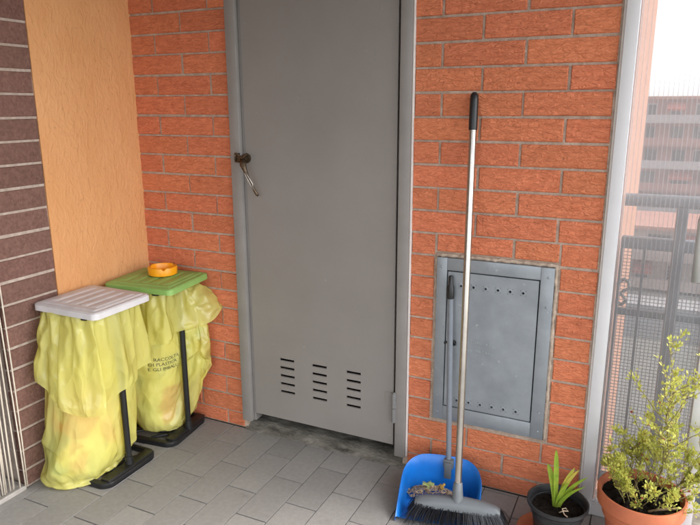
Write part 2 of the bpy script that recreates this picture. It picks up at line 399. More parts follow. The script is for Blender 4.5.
def leaf():
    X0, X1, ZA, ZB, Y = .407, 1.022, .084, 2.045, -.002
    xs = sorted([X0, X1]+[a for c_ in cols for a in c_]); zs = sorted([ZA, ZB]+[a for c_ in rows for a in c_])
    v = []; f = []; idx = {}
    def P(x, y, z):
        k = (round(x, 5), round(y, 5), round(z, 5))
        if k not in idx: idx[k] = len(v); v.append((x, y, z))
        return idx[k]
    for i in range(len(xs)-1):
        for j in range(len(zs)-1):
            a, b, c_, d = xs[i], xs[i+1], zs[j], zs[j+1]
            if (a, b) in cols and any(abs(c_-r[0]) < 1e-6 and abs(d-r[1]) < 1e-6 for r in rows):
                for q in (((a, c_), (b, c_)), ((b, c_), (b, d)), ((b, d), (a, d)), ((a, d), (a, c_))):
                    f.append((P(q[0][0], Y, q[0][1]), P(q[1][0], Y, q[1][1]), P(q[1][0], Y+.003, q[1][1]), P(q[0][0], Y+.003, q[0][1])))
                continue
            f.append((P(a, Y, c_), P(b, Y, c_), P(b, Y, d), P(a, Y, d)))
    for q in (((X0, ZA), (X1, ZA)), ((X1, ZA), (X1, ZB)), ((X1, ZB), (X0, ZB)), ((X0, ZB), (X0, ZA))):
        f.append((P(q[0][0], Y, q[0][1]), P(q[1][0], Y, q[1][1]), P(q[1][0], Y+.035, q[1][1]), P(q[0][0], Y+.035, q[0][1])))
    return v, f
mb = MB(); mb.v, mb.f = leaf(); lf = part('door_leaf', mb, door_paint, door)
for a, b in cols:
    for c_, d in rows:
        s_ = MB(); s_.quad((a-.001, -.0020, d+.0035), (b+.001, -.0020, d+.0035), (b+.001, -.0052, d+.0002), (a-.001, -.0052, d+.0002))
        s_.quad((a-.001, -.0052, d+.0002), (b+.001, -.0052, d+.0002), (b, .008, d-.0015), (a, .008, d-.0015))
        s_.quad((a-.001, -.0020, c_-.0022), (b+.001, -.0020, c_-.0022), (b+.001, -.0036, c_), (a-.001, -.0036, c_))
        s_.quad((a-.001, -.0036, c_), (b+.001, -.0036, c_), (b+.001, .001, c_+.0004), (a-.001, .001, c_+.0004))
        o = part('louver_slot', s_, door_paint, door); o.parent = lf; o.matrix_parent_inverse.identity()
for o in lf.children: o.location = Vector((0, 0, 0))
back = MB().box(.409, 1.020, .030, .034, .09, 2.04); part('door_back', back, dark_m, door)  # near-black sheet, painted shade behind the vent slots
# hinge
hg = empty('hinge'); hg.parent = door; hg.location = (0, 0, 0)
mb = MB(); mb.tube([(1.030, -.018, .245), (1.030, -.018, .302)], .0095, 14).tube([(1.030, -.018, .187), (1.030, -.018, .243)], .0088, 14).tube([(1.030, -.018, .302), (1.030, -.018, .306)], [.008, .004], 14)
bpy.data.objects.remove(hg); hg = part('hinge', mb, mat('hinge_paint', (.24, .235, .23), rough=.4, metal=.2, var=.2, vscale=40), door, auto=40)
part('hinge_plate', MB().box(.990, 1.0215, -.0045, -.0015, .238, .296), door_paint, door, bevel=.001)
# latch: keep on the frame, boss and drooping lever on the leaf
mb = MB(); mb.box(.372, .392, -.024, -.016, 1.125, 1.160).tube([(.376, -.026, 1.155), (.384, -.034, 1.160), (.395, -.037, 1.158), (.402, -.034, 1.150), (.398, -.030, 1.135), (.386, -.030, 1.128), (.377, -.028, 1.134)], .0032, 8, closed=True)
part('latch_keep', mb, rust, door, auto=40)
mb = MB(); mb.tube([(.414, -.001, 1.140), (.414, -.012, 1.140), (.414, -.013, 1.140), (.414, -.030, 1.140)], [.018, .018, .009, .009], 20)
mb.tube([(.396, -.030, 1.148), (.412, -.033, 1.142), (.430, -.034, 1.155), (.436, -.034, 1.160)], [.006, .008, .005, .004], 10)
part('latch_boss', mb, rust, door, auto=40)
mb = MB(); mb.tube([(.412, -.030, 1.138), (.420, -.040, 1.118), (.430, -.042, 1.098), (.442, -.040, 1.070), (.455, -.036, 1.040), (.470, -.030, 1.010), (.474, -.028, 1.003)], [.011, .012, .008, .006, .0055, .006, .004], 12)
part('latch_lever', mb, rust, door, smooth=True)
mb = MB(); mb.tube([(.426, -.046, 1.108), (.444, -.048, 1.082), (.462, -.044, 1.050), (.464, -.042, 1.028), (.450, -.044, 1.050), (.434, -.047, 1.082)], .0022, 8, closed=True)
part('latch_ring', mb, mat('worn_steel', (.5, .47, .43), rough=.35, metal=.9, var=.3, vscale=60), door, smooth=True)

# ------------------------------------------------------------------ meter hatch
hatch = empty('wall_hatch', (1.37, 0, .53)); tag(hatch, 'blue-grey galvanised metal hatch with a perforated door set in the brick wall', 'hatch')
mb = MB()
yf = -.008
X0, X1, ZA, ZB = 1.176, 1.563, .234, .832; xi0, xi1, zi0, zi1 = 1.212, 1.521, .288, .789
mb.box(X0, xi0, yf, .03, ZA, ZB).box(xi1, X1, yf, .03, ZA, ZB).box(xi0+.0002, xi1-.0002, yf+.0008, .03, zi1, ZB).box(xi0+.0002, xi1-.0002, yf+.0008, .03, ZA, zi0)
part('hatch_frame', mb, zinc, hatch, bevel=.0015, auto=35)
def plate_with_holes(x0, x1, z0, z1, y, holes, r):
    bm = bmesh.new()
    xs = sorted(set([x0, x1]+[h[0]+s*r*1.8 for h in holes for s in (-1, 1)]))
    return bm
HX = [1.262, 1.305, 1.346, 1.387, 1.427, 1.469]
mb = MB()
dx0, dx1, dz0, dz1 = xi0+.004, xi1-.004, zi0+.004, zi1-.004; yd = -.006; rr = .0042
hz = [.7385, .3175]
xs = [dx0]+[a for h in HX for a in (h-.009, h+.009)]+[dx1]; zs = [dz0]+[a for h in sorted(hz) for a in (h-.009, h+.009)]+[dz1]
for i in range(len(xs)-1):
    for j in range(len(zs)-1):
        a, b, c_, d = xs[i], xs[i+1], zs[j], zs[j+1]
        if i % 2 == 1 and j % 2 == 1:
            cx, cz = (a+b)/2, (c_+d)/2; n0 = len(mb.v); N = 16
            for k in range(N):
                t = 2*PI*k/N+PI/N; s = 1/max(abs(math.cos(t)), abs(math.sin(t)))
                mb.v += [(cx+.009*s*math.cos(t), yd, cz+.009*s*math.sin(t)), (cx+rr*math.cos(t), yd-.0006, cz+rr*math.sin(t)), (cx+rr*math.cos(t), yd+.012, cz+rr*math.sin(t))]
            for k in range(N):
                q = (k+1) % N
                mb.f += [(n0+3*k, n0+3*q, n0+3*q+1, n0+3*k+1), (n0+3*k+1, n0+3*q+1, n0+3*q+2, n0+3*k+2)]
        else: mb.quad((a, yd, c_), (b, yd, c_), (b, yd, d), (a, yd, d))
for q in (((dx0, dz0), (dx1, dz0)), ((dx1, dz0), (dx1, dz1)), ((dx1, dz1), (dx0, dz1)), ((dx0, dz1), (dx0, dz0))):
    mb.quad((q[0][0], yd, q[0][1]), (q[1][0], yd, q[1][1]), (q[1][0], yd+.02, q[1][1]), (q[0][0], yd+.02, q[0][1]))
hd = part('hatch_door', mb, zinc, hatch)
part('hatch_shade_sheet', MB().box(1.205, 1.53, .02, .024, .26, .80), dark_m, hatch)  # near-black sheet standing in for the shade behind the holes
# keyhole triangle, its ring and side pin
def tri(cx, cz, s, y): return [(cx+s*math.cos(PI/2+2*PI*k/3), y, cz+s*math.sin(PI/2+2*PI*k/3)) for k in range(3)]
def tri_pts(): 
    p = tri(1.243, .532, .012, yd-.003); return p
part('keyhole', MB().tube(tri_pts(), .0026, 8, closed=True).tube([(1.243, yd+.002, .532), (1.243, yd-.002, .532)], .011, 20), black_pl, hatch, auto=40)
part('pin', MB().tube([(1.216, -.004, .530), (1.216, -.014, .530)], .005, 12), black_pl, hatch, auto=40)
for (x, z) in ((1.545, .800), (1.545, .262), (1.192, .262), (1.192, .80), (1.545, .70), (1.545, .33)):
    part('screw', MB().tube([(x, yf-.0002, z), (x, yf-.0022, z)], [.0045, .003], 12), zinc, hatch, auto=40)
# embossed maker's letters, two arcs of small raised strokes
def text_mesh(body, size, ext=.0004):
    c = bpy.data.curves.new('t', 'FONT'); c.body = body; c.size = size; c.extrude = ext; c.resolution_u = 2; c.align_x = 'CENTER'
    o = bpy.data.objects.new('t', c); C.objects.link(o); bpy.context.view_layer.update()
    me = bpy.data.meshes.new_from_object(o.evaluated_get(bpy.context.evaluated_depsgraph_get()))
    bpy.data.objects.remove(o); return me
zinc_light = mat('zinc_raised', (.42, .46, .48), rough=.45, metal=.35, var=.1, vscale=60)
def emboss(body, cx, cz, rad, up):
    vs, fs = [], []
    n = len(body); step = .0105/rad
    for i, ch in enumerate(body):
        if ch == ' ': continue
        a = (i-(n-1)/2)*step*(1 if up else -1); me = text_mesh(ch, .0125)
        b = len(vs)
        for vv in me.vertices:
            x, z, y = vv.co.x, vv.co.y-.004, vv.co.z
            if up: X = cx+(rad+z)*math.sin(a); Zz = cz+(rad+z)*math.cos(a)-rad; ca = math.cos(a); X += x*ca; Zz -= x*math.sin(a)
            else: X = cx-(rad-z)*math.sin(a)*1; Zz = cz-(rad-z)*math.cos(a)+rad; X += x*math.cos(a); Zz -= x*math.sin(a)*-1 if False else 0
            vs.append((X, yd-.0009-y, Zz))
        fs += [tuple(b+k for k in p.vertices) for p in me.polygons]
    mb = MB(); mb.v, mb.f = vs, fs
    part('embossed_lettering', mb, zinc_light, hatch)
emboss('SICURO RED', 1.334, .545, .16, True)
emboss('GAS METANO', 1.332, .515, .22, True)
# ragged mortar bead round the hatch
def bead():
    mb = MB()
    for (a, b, rad) in (((1.172, .232), (1.569, .232), .003), ((1.568, .230), (1.568, .842), .0062), ((1.570, .839), (1.170, .839), .0062), ((1.172, .842), (1.172, .230), .0035)):
        path = [(a[0]+(b[0]-a[0])*k/59, a[1]+(b[1]-a[1])*k/59) for k in range(60)]
        pts = [(x+noise.noise(Vector((x*50, z*50, 0)))*.003, .002+noise.noise(Vector((x*60, z*60, 7)))*.003, z+noise.noise(Vector((x*50, z*50, 4)))*.003) for x, z in path]
        mb.tube(pts, [rad+.003*noise.noise(Vector((p[0]*80, p[2]*80, 2))) for p in pts], 8)
    mb.build('mortar_bead', mortar_grey, back_wall, smooth=True)
bead()

# ------------------------------------------------------------------ bag stands
def rrect(cx, cy, a, b, r, n=8):
    pts = []
    for (sx, sy, a0) in ((1, 1, 0), (-1, 1, 90), (-1, -1, 180), (1, -1, 270)):
        for k in range(n+1):
            t = R(a0+90*k/n); pts.append((cx+sx*(a-r)+r*math.cos(t), cy+sy*(b-r)+r*math.sin(t)))
    return pts
def loft(name, rings, mt, parent, capb=True, capt=True, auto=40):
    mb = MB(); n = len(rings[0])
    for rg in rings: mb.v += rg
    for i in range(len(rings)-1):
        for k in range(n): mb.f.append((i*n+k, i*n+(k+1) % n, (i+1)*n+(k+1) % n, (i+1)*n+k))
    if capb: mb.f.append(tuple(range(n))[::-1])
    if capt: mb.f.append(tuple((len(rings)-1)*n+k for k in range(n)))
    return mb.build(name, mt, parent, auto=auto)
def lid(root, cz, a, b, mt, sx=0, name='lid'):
    """shallow plastic lid: skirt, rim step, raised field with long ribs (along y)"""
    nx, ny = 90, 60; v = []; f = []
    def sm(x, e0, e1): t = max(0, min(1, (x-e0)/(e1-e0))); return t*t*(3-2*t)
    def hgt(x, y):
        d = min(a-abs(x), b-abs(y)); h = -.004+.004*sm(d, 0, .004)
        h += .004*sm(d, .018, .022)
        xi = (x+a*.1)/(a*1.0)
        for c_ in (-.62, -.30, .02, .34, .66):
            q = 1-sm(abs(x/a-c_), .07, .13)
            q *= 1-sm(abs(y/b), .62, .70); h += .0035*q
        return h
    for j in range(ny+1):
        for i in range(nx+1):
            x = -a+2*a*i/nx; y = -b+2*b*j/ny
            # round the corners
            r = .022; ax, ay = abs(x)-(a-r), abs(y)-(b-r)
            hx = hgt(x, y)
            if ax > 0 and ay > 0:
                s = max(ax, ay)/math.hypot(ax, ay); x = math.copysign(a-r+ax*s, x); y = math.copysign(b-r+ay*s, y)
            v.append((x, y, cz+hx))
    for j in range(ny):
        for i in range(nx): q = j*(nx+1)+i; f.append((q, q+1, q+nx+2, q+nx+1))
    loop = [i for i in range(nx+1)]+[j*(nx+1)+nx for j in range(1, ny+1)]+[ny*(nx+1)+i for i in range(nx-1, -1, -1)]+[j*(nx+1) for j in range(ny-1, 0, -1)]
    prev = loop
    for (o_, dz) in ((.0015, -.004), (.002, -.024), (-.002, -.024)):
        ring = []
        for q in loop:
            x, y, z = v[q]; ring.append(len(v)); k = 1+o_/a; v.append((x*k, y*k, cz+dz))
        for i in range(len(loop)): j = (i+1) % len(loop); f.append((prev[i], ring[i], ring[j], prev[j]))
        prev = ring
    mb = MB(); mb.v, mb.f = [(x+sx, y, z) for x, y, z in v], f
    return mb.build(name, mt, root, auto=45)
def stand(root, a, b, px, py, ztop):
    mb = MB()
    # tray ring with open middle
    o_ = rrect(0, 0, a, b, .045); i_ = rrect(0, 0, a-.018, b-.018, .03); n = len(o_)
    for (ring, z) in ((o_, 0), (o_, .020), (i_, .024), (i_, .004)): mb.v += [(x, y, z) for x, y in ring]
    for q in range(4):
        for k in range(n): mb.f.append((q*n+k, q*n+(k+1) % n, ((q+1) % 4)*n+(k+1) % n, ((q+1) % 4)*n+k))
    mb.box(a-.045, a-.006, -b+.02, b-.02, .004, .030)
    for sx, sy in ((-1, -1), (-1, 1), (1, -1), (1, 1)):
        mb.tube([(sx*(a-.03), sy*(b-.03), .016), (sx*.035, sy*.03, .012)], .006, 8)
    mb.tube([(.055*math.cos(t*PI/12), .05*math.sin(t*PI/12), .012) for t in range(24)], .006, 8, closed=True)
    for s in (-1, 1):
        mb.tube([(px-.005, py, .02), (px-.05, s*.05, .014), (px-.11, s*(b-.03), .014)], .006, 8)
    mb.build('base_tray', black_pl, root, bevel=.0015, auto=40)
    mb = MB(); mb.tube([(px, py, .018), (px, py, .06), (px, py, .061), (px, py, ztop)], [.0165, .0135, .0115, .0115], 16)
    mb.build('post', black_pl, root, auto=40)
    mb = MB(); mb.tube([(x, y, ztop-.002) for x, y in rrect(0, 0, a-.012, b-.012, .03)], .005, 8, closed=True); mb.build('hoop', black_pl, root, smooth=True)

def lerpk(keys, z):
    keys = sorted(keys)
    if z <= keys[0][0]: return keys[0][1:]
    for p, q in zip(keys, keys[1:]):
        if z <= q[0]:
            t = (z-p[0])/(q[0]-p[0]); t = t*t*(3-2*t); return tuple(x+(y-x)*t for x, y in zip(p[1:], q[1:]))
    return keys[-1][1:]
def spline(pts):
    pts = sorted(pts)
    def g(th):
        d = math.degrees(th) % 360
        P = [(pts[-1][0]-360, pts[-1][1])]+pts+[(pts[0][0]+360, pts[0][1])]
        for p, q in zip(P, P[1:]):
            if p[0] <= d <= q[0]:
                t = (d-p[0])/(q[0]-p[0]); t = t*t*(3-2*t); return p[1]+(q[1]-p[1])*t
        return pts[0][1]
    return g
# The bags are draped by Blender's cloth solver: each film is pinned to the hoop, falls round the rubbish
# inside it, the post, the tray and the walls, and is then frozen as an ordinary mesh.
sim_tmp = []
def solid(me, th=.002):
    o = bpy.data.objects.new('sim_solid', me); C.objects.link(o); sim_tmp.append(o)
    o.modifiers.new('collision', 'COLLISION'); o.collision.thickness_outer = th; o.collision.cloth_friction = 5; o.collision.thickness_inner = .02
    return o
def solid_box(*a): return solid(MB().box(*a).mesh('sim_box'))
def grid_faces(nt, nz): return [(j*nt+i, (j+1)*nt+i, (j+1)*nt+(i+1) % nt, j*nt+(i+1) % nt) for j in range(nz) for i in range(nt)]
def solid_post(x, y, r, n=12, rows_=20):
    v = [(x+r*math.cos(2*PI*i/n), y+r*math.sin(2*PI*i/n), .66-.66*j/rows_) for j in range(rows_+1) for i in range(n)]
    me = bpy.data.meshes.new('sim_post'); me.from_pydata(v, [], grid_faces(n, rows_)); return solid(me)
def body_grid(keys, ztop, zbot, nt, nz, warp, seed, floor_z=None):
    v = []
    for j in range(nz+1):
        z = ztop+(zbot-ztop)*j/nz; cx, cy, a, b, n = lerpk(keys, z)
        for i in range(nt):
            th = 2*PI*i/nt; c_, s_ = math.cos(th), math.sin(th); r = (abs(c_/a)**n+abs(s_/b)**n)**(-1/n)
            if j: r += .004*noise.noise(Vector((c_*5, s_*5, z*7+seed)))
            v.append(warp((cx+r*c_, cy+r*s_, z)))
    rim = v[nz*nt:]; cx = sum(p[0] for p in rim)/nt; cy = sum(p[1] for p in rim)/nt; zb = rim[0][2]
    for q in range(1, 6): v += [(cx+(p[0]-cx)*(1-q/6), cy+(p[1]-cy)*(1-q/6), zb-.002*q) for p in rim]
    f = grid_faces(nt, nz+5); f.append(tuple((nz+5)*nt+k for k in range(nt))[::-1])
    me = bpy.data.meshes.new('bag_film'); me.from_pydata(v, [], f); return me
def rubbish(keys, z1, z0, warp, k, lump, seed, dz):
    me = body_grid(keys, z1, z0, 56, 34, warp, seed)
    for v in me.vertices:
        z = v.co.z; c = lerpk(keys, z); d_ = Vector((v.co.x-c[0], v.co.y-c[1], 0))
        s_ = k*(1 if z < z1-.06 else max(.05, math.sqrt(max(0, 1-((z-(z1-.06))/.06)**2))))
        q = d_*s_*(1+lump*noise.noise(Vector((v.co.x*14, v.co.y*14, z*14+seed)))); v.co = (c[0]+q.x, c[1]+q.y, z+dz)
    return solid(me)
def collar_grid(ztop, hem, nt, nz, flare, seed):
    v = []; a = b = .123; n = 5
    for j in range(nz+1):
        t = j/nz
        for i in range(nt):
            th = 2*PI*i/nt; z = ztop+(hem(th)-ztop)*t; c_, s_ = math.cos(th), math.sin(th)
            r = (abs(c_/a)**n+abs(s_/b)**n)**(-1/n)+flare(th, t)+(.004*noise.noise(Vector((c_*5, s_*5, z*7+seed))) if j else 0)
            v.append((r*c_, r*s_, z))
    me = bpy.data.meshes.new('collar_film'); me.from_pydata(v, [], grid_faces(nt, nz)); return me
def drape(me, name, pins, grow_, press, frames, mt, mass=.12):
    o = bpy.data.objects.new(name, me); C.objects.link(o)
    vg = o.vertex_groups.new(name='pin')
    for i, wt in pins.items(): vg.add([i], wt, 'REPLACE')
    md = o.modifiers.new('cloth', 'CLOTH'); q = md.settings; q.vertex_group_mass = 'pin'; q.quality = QUAL; q.mass = mass
    q.tension_stiffness = q.compression_stiffness = 20; q.shear_stiffness = 8; q.bending_stiffness = .04
    q.shrink_min = q.shrink_max = -grow_; q.tension_damping = q.compression_damping = 10; q.shear_damping = 8; q.bending_damping = .3; q.air_damping = 3
    if press: q.use_pressure = True; q.uniform_pressure_force = press
    md.collision_settings.distance_min = .003; md.collision_settings.collision_quality = 3
    md.point_cache.frame_start = 1; md.point_cache.frame_end = frames
    for fr_ in range(1, frames+1): sc.frame_set(fr_)
    ev = o.evaluated_get(bpy.context.evaluated_depsgraph_get()); P = [v.co.copy() for v in ev.data.vertices]
    o.modifiers.remove(md); o.vertex_groups.clear()
    for v, p in zip(o.data.vertices, P): v.co = p
    for p in me.polygons: p.use_smooth = True
    me.materials.append(mt); sc.frame_set(1)
    return o
def finish(o, parent=None):
    for md in list(o.modifiers): o.modifiers.remove(md)
    sb = o.modifiers.new('smooth', 'SUBSURF'); sb.levels = sb.render_levels = 1
    if parent: o.parent = parent
def clear_sim():
    for o in sim_tmp: bpy.data.objects.remove(o)
    sim_tmp.clear()
def rubbish_mat():
    M = mat('packaging_rubbish', (.7, .7, .66), rough=.5); n = M.node_tree.nodes; l = M.node_tree.links; p = n['Principled BSDF']
    g = n.new('ShaderNodeNewGeometry'); vo = n.new('ShaderNodeTexVoronoi'); vo.inputs['Scale'].default_value = 13; l.new(g.outputs['Position'], vo.inputs['Vector'])
    sp = n.new('ShaderNodeSeparateColor'); l.new(vo.outputs['Color'], sp.inputs[0]); rp = n.new('ShaderNodeValToRGB'); rp.color_ramp.interpolation = 'CONSTANT'
    cols_ = ((0, (.72, .72, .66)), (.22, (.80, .74, .40)), (.40, (.55, .60, .55)), (.55, (.80, .80, .78)), (.70, (.62, .16, .10)), (.78, (.75, .70, .45)), (.90, (.18, .36, .40)))
    for k, (po, c) in enumerate(cols_):
        e = rp.color_ramp.elements[k] if k < 2 else rp.color_ramp.elements.new(po); e.position = po; e.color = (*c, 1)
    l.new(sp.outputs[0], rp.inputs[0]); l.new(rp.outputs[0], p.inputs['Base Color']); return M
rubbish_m = rubbish_mat()
QUAL = 6; NT, NZ, NC = 92, 52, 26
def drape_pair(post, walls, keys, warp, rub, zoff, bag_args, hem, flare, collar_args, pins_extra, seed):
    solid_box(-1, 1, -1, 1, -.2, 0); solid_box(-.12, .12, -.12, .13, -.1, .014); solid_box(*walls); solid_post(post[0], post[1], .0115)
    rb_ = rubbish(keys, .50, rub[0], warp, .93, rub[1], rub[2], rub[3])
    me = body_grid(keys, .642, 0, NT, NZ, warp, seed)
    for v in me.vertices: v.co.z = zoff+v.co.z*(.642-zoff)/.642
    bg_ = drape(me, 'yellow_rubbish_bag', {i: 1.0 for i in range(NT)}, *bag_args, bag_m)
    sim_tmp.remove(rb_); rme = rb_.data; bpy.data.objects.remove(rb_)
    for v in rme.vertices: c = lerpk(keys, v.co.z); v.co = (c[0]+(v.co.x-c[0])*.95, c[1]+(v.co.y-c[1])*.95, v.co.z+.004)
    for p in rme.polygons: p.use_smooth = True
    ro = link('rubbish', rme, rubbish_m, bg_); ro['kind'] = 'stuff'
    bg_.modifiers.new('collision', 'COLLISION'); bg_.collision.thickness_outer = .003; bg_.collision.cloth_friction = 5; bg_.collision.thickness_inner = .02
    pins = {i: 1.0 for i in range(NT)}
    for j in range(int(NC*.3), NC-3):
        for i in range(NT):
            if pins_extra and abs((i/NT*360-32+180) % 360-180) < 9: pins[j*NT+i] = .8
    cl_ = drape(collar_grid(.647, hem, NT, NC, flare, seed+2), 'bag_collar', pins, *collar_args, bag_m, .10)
    clear_sim(); finish(bg_); finish(cl_, bg_)
    return bg_
# stand with the white lid
b1 = empty('bag_stand', (.035, -.465, 0)); tag(b1, 'rubbish bag stand with a white lid and black base, beside the brown brick pier', 'bag stand')
stand(b1, .132, .135, .104, .008, .640)
lid(b1, .668, .147, .132, lid_white, .012)
def warp1(p):
    x, y, z = p; lim = .086+.03*min(1, max(0, abs(y-.008)-.02)/.06)
    return (min(x, lim-.001) if z < .63 else x, y, z)
keys1 = [(.0, -.035, -.058, .062, .085, 2), (.02, -.034, -.060, .098, .130, 2.2), (.07, -.030, -.052, .108, .155, 2.4), (.20, -.018, -.036, .110, .152, 2.6), (.40, -.012, -.016, .110, .130, 3), (.64, 0, 0, .118, .116, 5)]
hem1 = spline([(0, .40), (40, .44), (90, .47), (150, .5), (190, .54), (215, .49), (240, .43), (270, .375), (300, .35), (330, .365)])
bag1 = drape_pair((.104, .008), (-.6, -.150, -1, 1, -.1, 1), keys1, warp1, (.03, .26, 3, .008), .022, (.17, .5, 44), hem1,
    lambda th, t: .010+.045*math.sin(t*PI*.6)*(1 if math.sin(th) < .3 else .4), (.20, 0, 30), False, 1)
bag1.location = b1.location
tag(bag1, 'full yellow plastic rubbish bag hanging under the white lid', 'rubbish bag', 'yellow rubbish bags')
# stand with the green lid
b2 = empty('bag_stand', (.040, -.152, 0), R(6.5)); tag(b2, 'rubbish bag stand with green lid and black base in the corner', 'bag stand')
stand(b2, .132, .135, .118, .003, .640)
lid(b2, .668, .152, .135, lid_green, .022)
def warp2(p):
    x, y, z = p; e = math.exp(-((z-.40)/.14)**2)+.55*math.exp(-((z-.22)/.10)**2)
    if x > 0 and y > .035: x += .115*e*min(1, x/.08)*min(1, (y-.035)/.05)
    elif x > .096 and z < .63: x = .096
    return (x, y, z)
keys2 = [(.0, -.01, -.03, .060, .07, 2), (.03, -.01, -.02, .085, .090, 2.2), (.10, -.005, -.01, .092, .105, 2.4), (.25, .0, 0, .098, .114, 2.6), (.42, .0, .0, .104, .118, 3), (.64, 0, 0, .118, .118, 5)]
hem2 = spline([(0, .50), (30, .51), (60, .5), (120, .5), (200, .49), (240, .475), (280, .465), (310, .475), (340, .495)])
bag2 = drape_pair((.118, .003), (-1, 1, .150, .5, -.1, 1), keys2, warp2, (.04, .24, 4, .012), .030, (.14, .4, 42), hem2,
    lambda th, t: .008+.035*math.sin(t*PI*.6)+.095*t**.7*max(0, math.cos(th-R(30)))**4, (.17, 0, 30), True, 5)
bag2.location = b2.location; bag2.rotation_euler = b2.rotation_euler
tag(bag2, 'yellow plastic rubbish bag with printed lettering hanging under the green lid', 'rubbish bag', 'yellow rubbish bags')
bvh2 = BVHTree.FromPolygons([v.co.copy() for v in bag2.data.vertices], [tuple(p.vertices) for p in bag2.data.polygons])
# printed words on the second bag
def bag_print():
    vs, fs = [], []
    N = Vector((.82, -.57, 0)).normalized(); T = Vector((.57, .82, 0)).normalized(); org = Vector((.0, .0, .0))
    for k, line in enumerate(('LA RACCOLTA', 'DI PLASTICA', 'E GLI IMBALL')):
        me = text_mesh(line, .020, 0); b = len(vs); ok = {}
        bm = bmesh.new(); bm.from_mesh(me); bmesh.ops.triangulate(bm, faces=bm.faces); bm.to_mesh(me); bm.free()
        for vv in me.vertices:
            P = T*(vv.co.x-.022)+N*.35+Vector((0, 0, .355+vv.co.y-.0205*k))
            loc, nn, i_, d_ = bvh2.ray_cast(P, -N)
            vs.append(tuple((loc if loc else P)+N*.0018))
        fs += [tuple(b+q for q in p.vertices) for p in me.polygons]
    mb = MB(); mb.v, mb.f = vs, fs; mb.build('printed_lettering', ink, bag2)
bag_print()

# ashtray on the green lid
ash = MB()
pr = [(.002, 0), (.050, 0), (.056, .004), (.0575, .030), (.0555, .034), (.0515, .034), (.0495, .030), (.047, .010), (.002, .009)]
def jig(r, z, a):
    if z > .028 and r > .048:
        for q in (0, 120, 240):
            d = abs((math.degrees(a)-q-75+180) % 360-180)
            if d < 9: z = z-.008*(1-(d/9)**2)
    return r, z
ash.lathe(pr, n=96, jig=jig)
o = ash.build('ashtray', ash_m, smooth=False, auto=40); o.location = (.068, -.122, .676)
tag(o, 'round orange-yellow plastic ashtray sitting on the green lid', 'ashtray')

# ------------------------------------------------------------------ broom
broom = empty('broom', (1.345, -.235, 0)); tag(broom, 'long-handled broom with a grey head and black bristles leaning on the brick wall', 'broom')
top = Vector((1.283, -.016, 1.372)); foot = Vector((1.342, -.242, .088))
d = (top-foot).normalized(); gp = top-d*.115
L = broom.location
mb = MB(); mb.tube([foot, foot+d*.05, gp], [.0115, .0115, .0115], 18); part('handle', mb, steel, broom, auto=40)
mb = MB(); mb.tube([gp-d*.002, gp+d*.004, gp+d*.09, top-d*.008, top], [.0128, .0138, .0135, .0125, .006], 18); part('grip', mb, black_pl, broom, auto=40)
mb = MB(); mb.tube([foot-d*.012, foot+d*.03, foot+d*.055, foot+d*.058], [.020, .0165, .0145, .0125], 18); part('socket', mb, grey_pl, broom, auto=40)
ax = Vector((.257, .051, 0)).normalized(); ay = Vector((-ax.y, ax.x, 0))
def headring(s, hw, z, zc):   # cross-section of the head at station s
    c_ = foot+ax*s; return [(c_.x+ay.x*q[0]*hw, c_.y+ay.y*q[0]*hw, z+q[1]*zc) for q in ((-1, -.5), (1, -.5), (1, .0), (.55, .42), (0, .5), (-.55, .42), (-1, .0))]
sec = []
for k in range(25):
    s = -.137+.274*k/24; e = abs(s)/.137
    hz_ = .077-.010*e*e; hw = .026*(1-.25*e**4); zc = .038*(1-.45*e*e)*(1 if k not in (0, 24) else .5)
    sec.append(headring(s, hw, hz_, zc))
o = loft('head', [[(x-L.x, y-L.y, z-L.z) for x, y, z in rg] for rg in sec], grey_pl, broom, auto=50)
rb = random.Random(4); mb = MB()
for i in range(46):
    for j in range(7):
        for q in range(3):
            s = -.130+.26*(i+rb.random())/46; t = (j-3)/3*.020+rb.uniform(-.003, .003)
            fl = .50+.1*rb.random()
            p0 = foot+ax*s+ay*t; p0.z = .070
            p2 = foot+ax*(s*1.30+rb.uniform(-.006, .006))+ay*(t*2.6+rb.uniform(-.006, .006)); p2.z = rb.uniform(.001, .008)
            p1 = (p0+p2)/2+Vector((ax*s*.03))+Vector((0, 0, .004))
            mb.tube([p0, p1, p2], [.0011, .0009, .0006], 3, cap=False)
o = part('bristles', mb, mat('bristle', (.022, .022, .026), rough=.4, spec=.5), broom); o['kind'] = 'stuff'

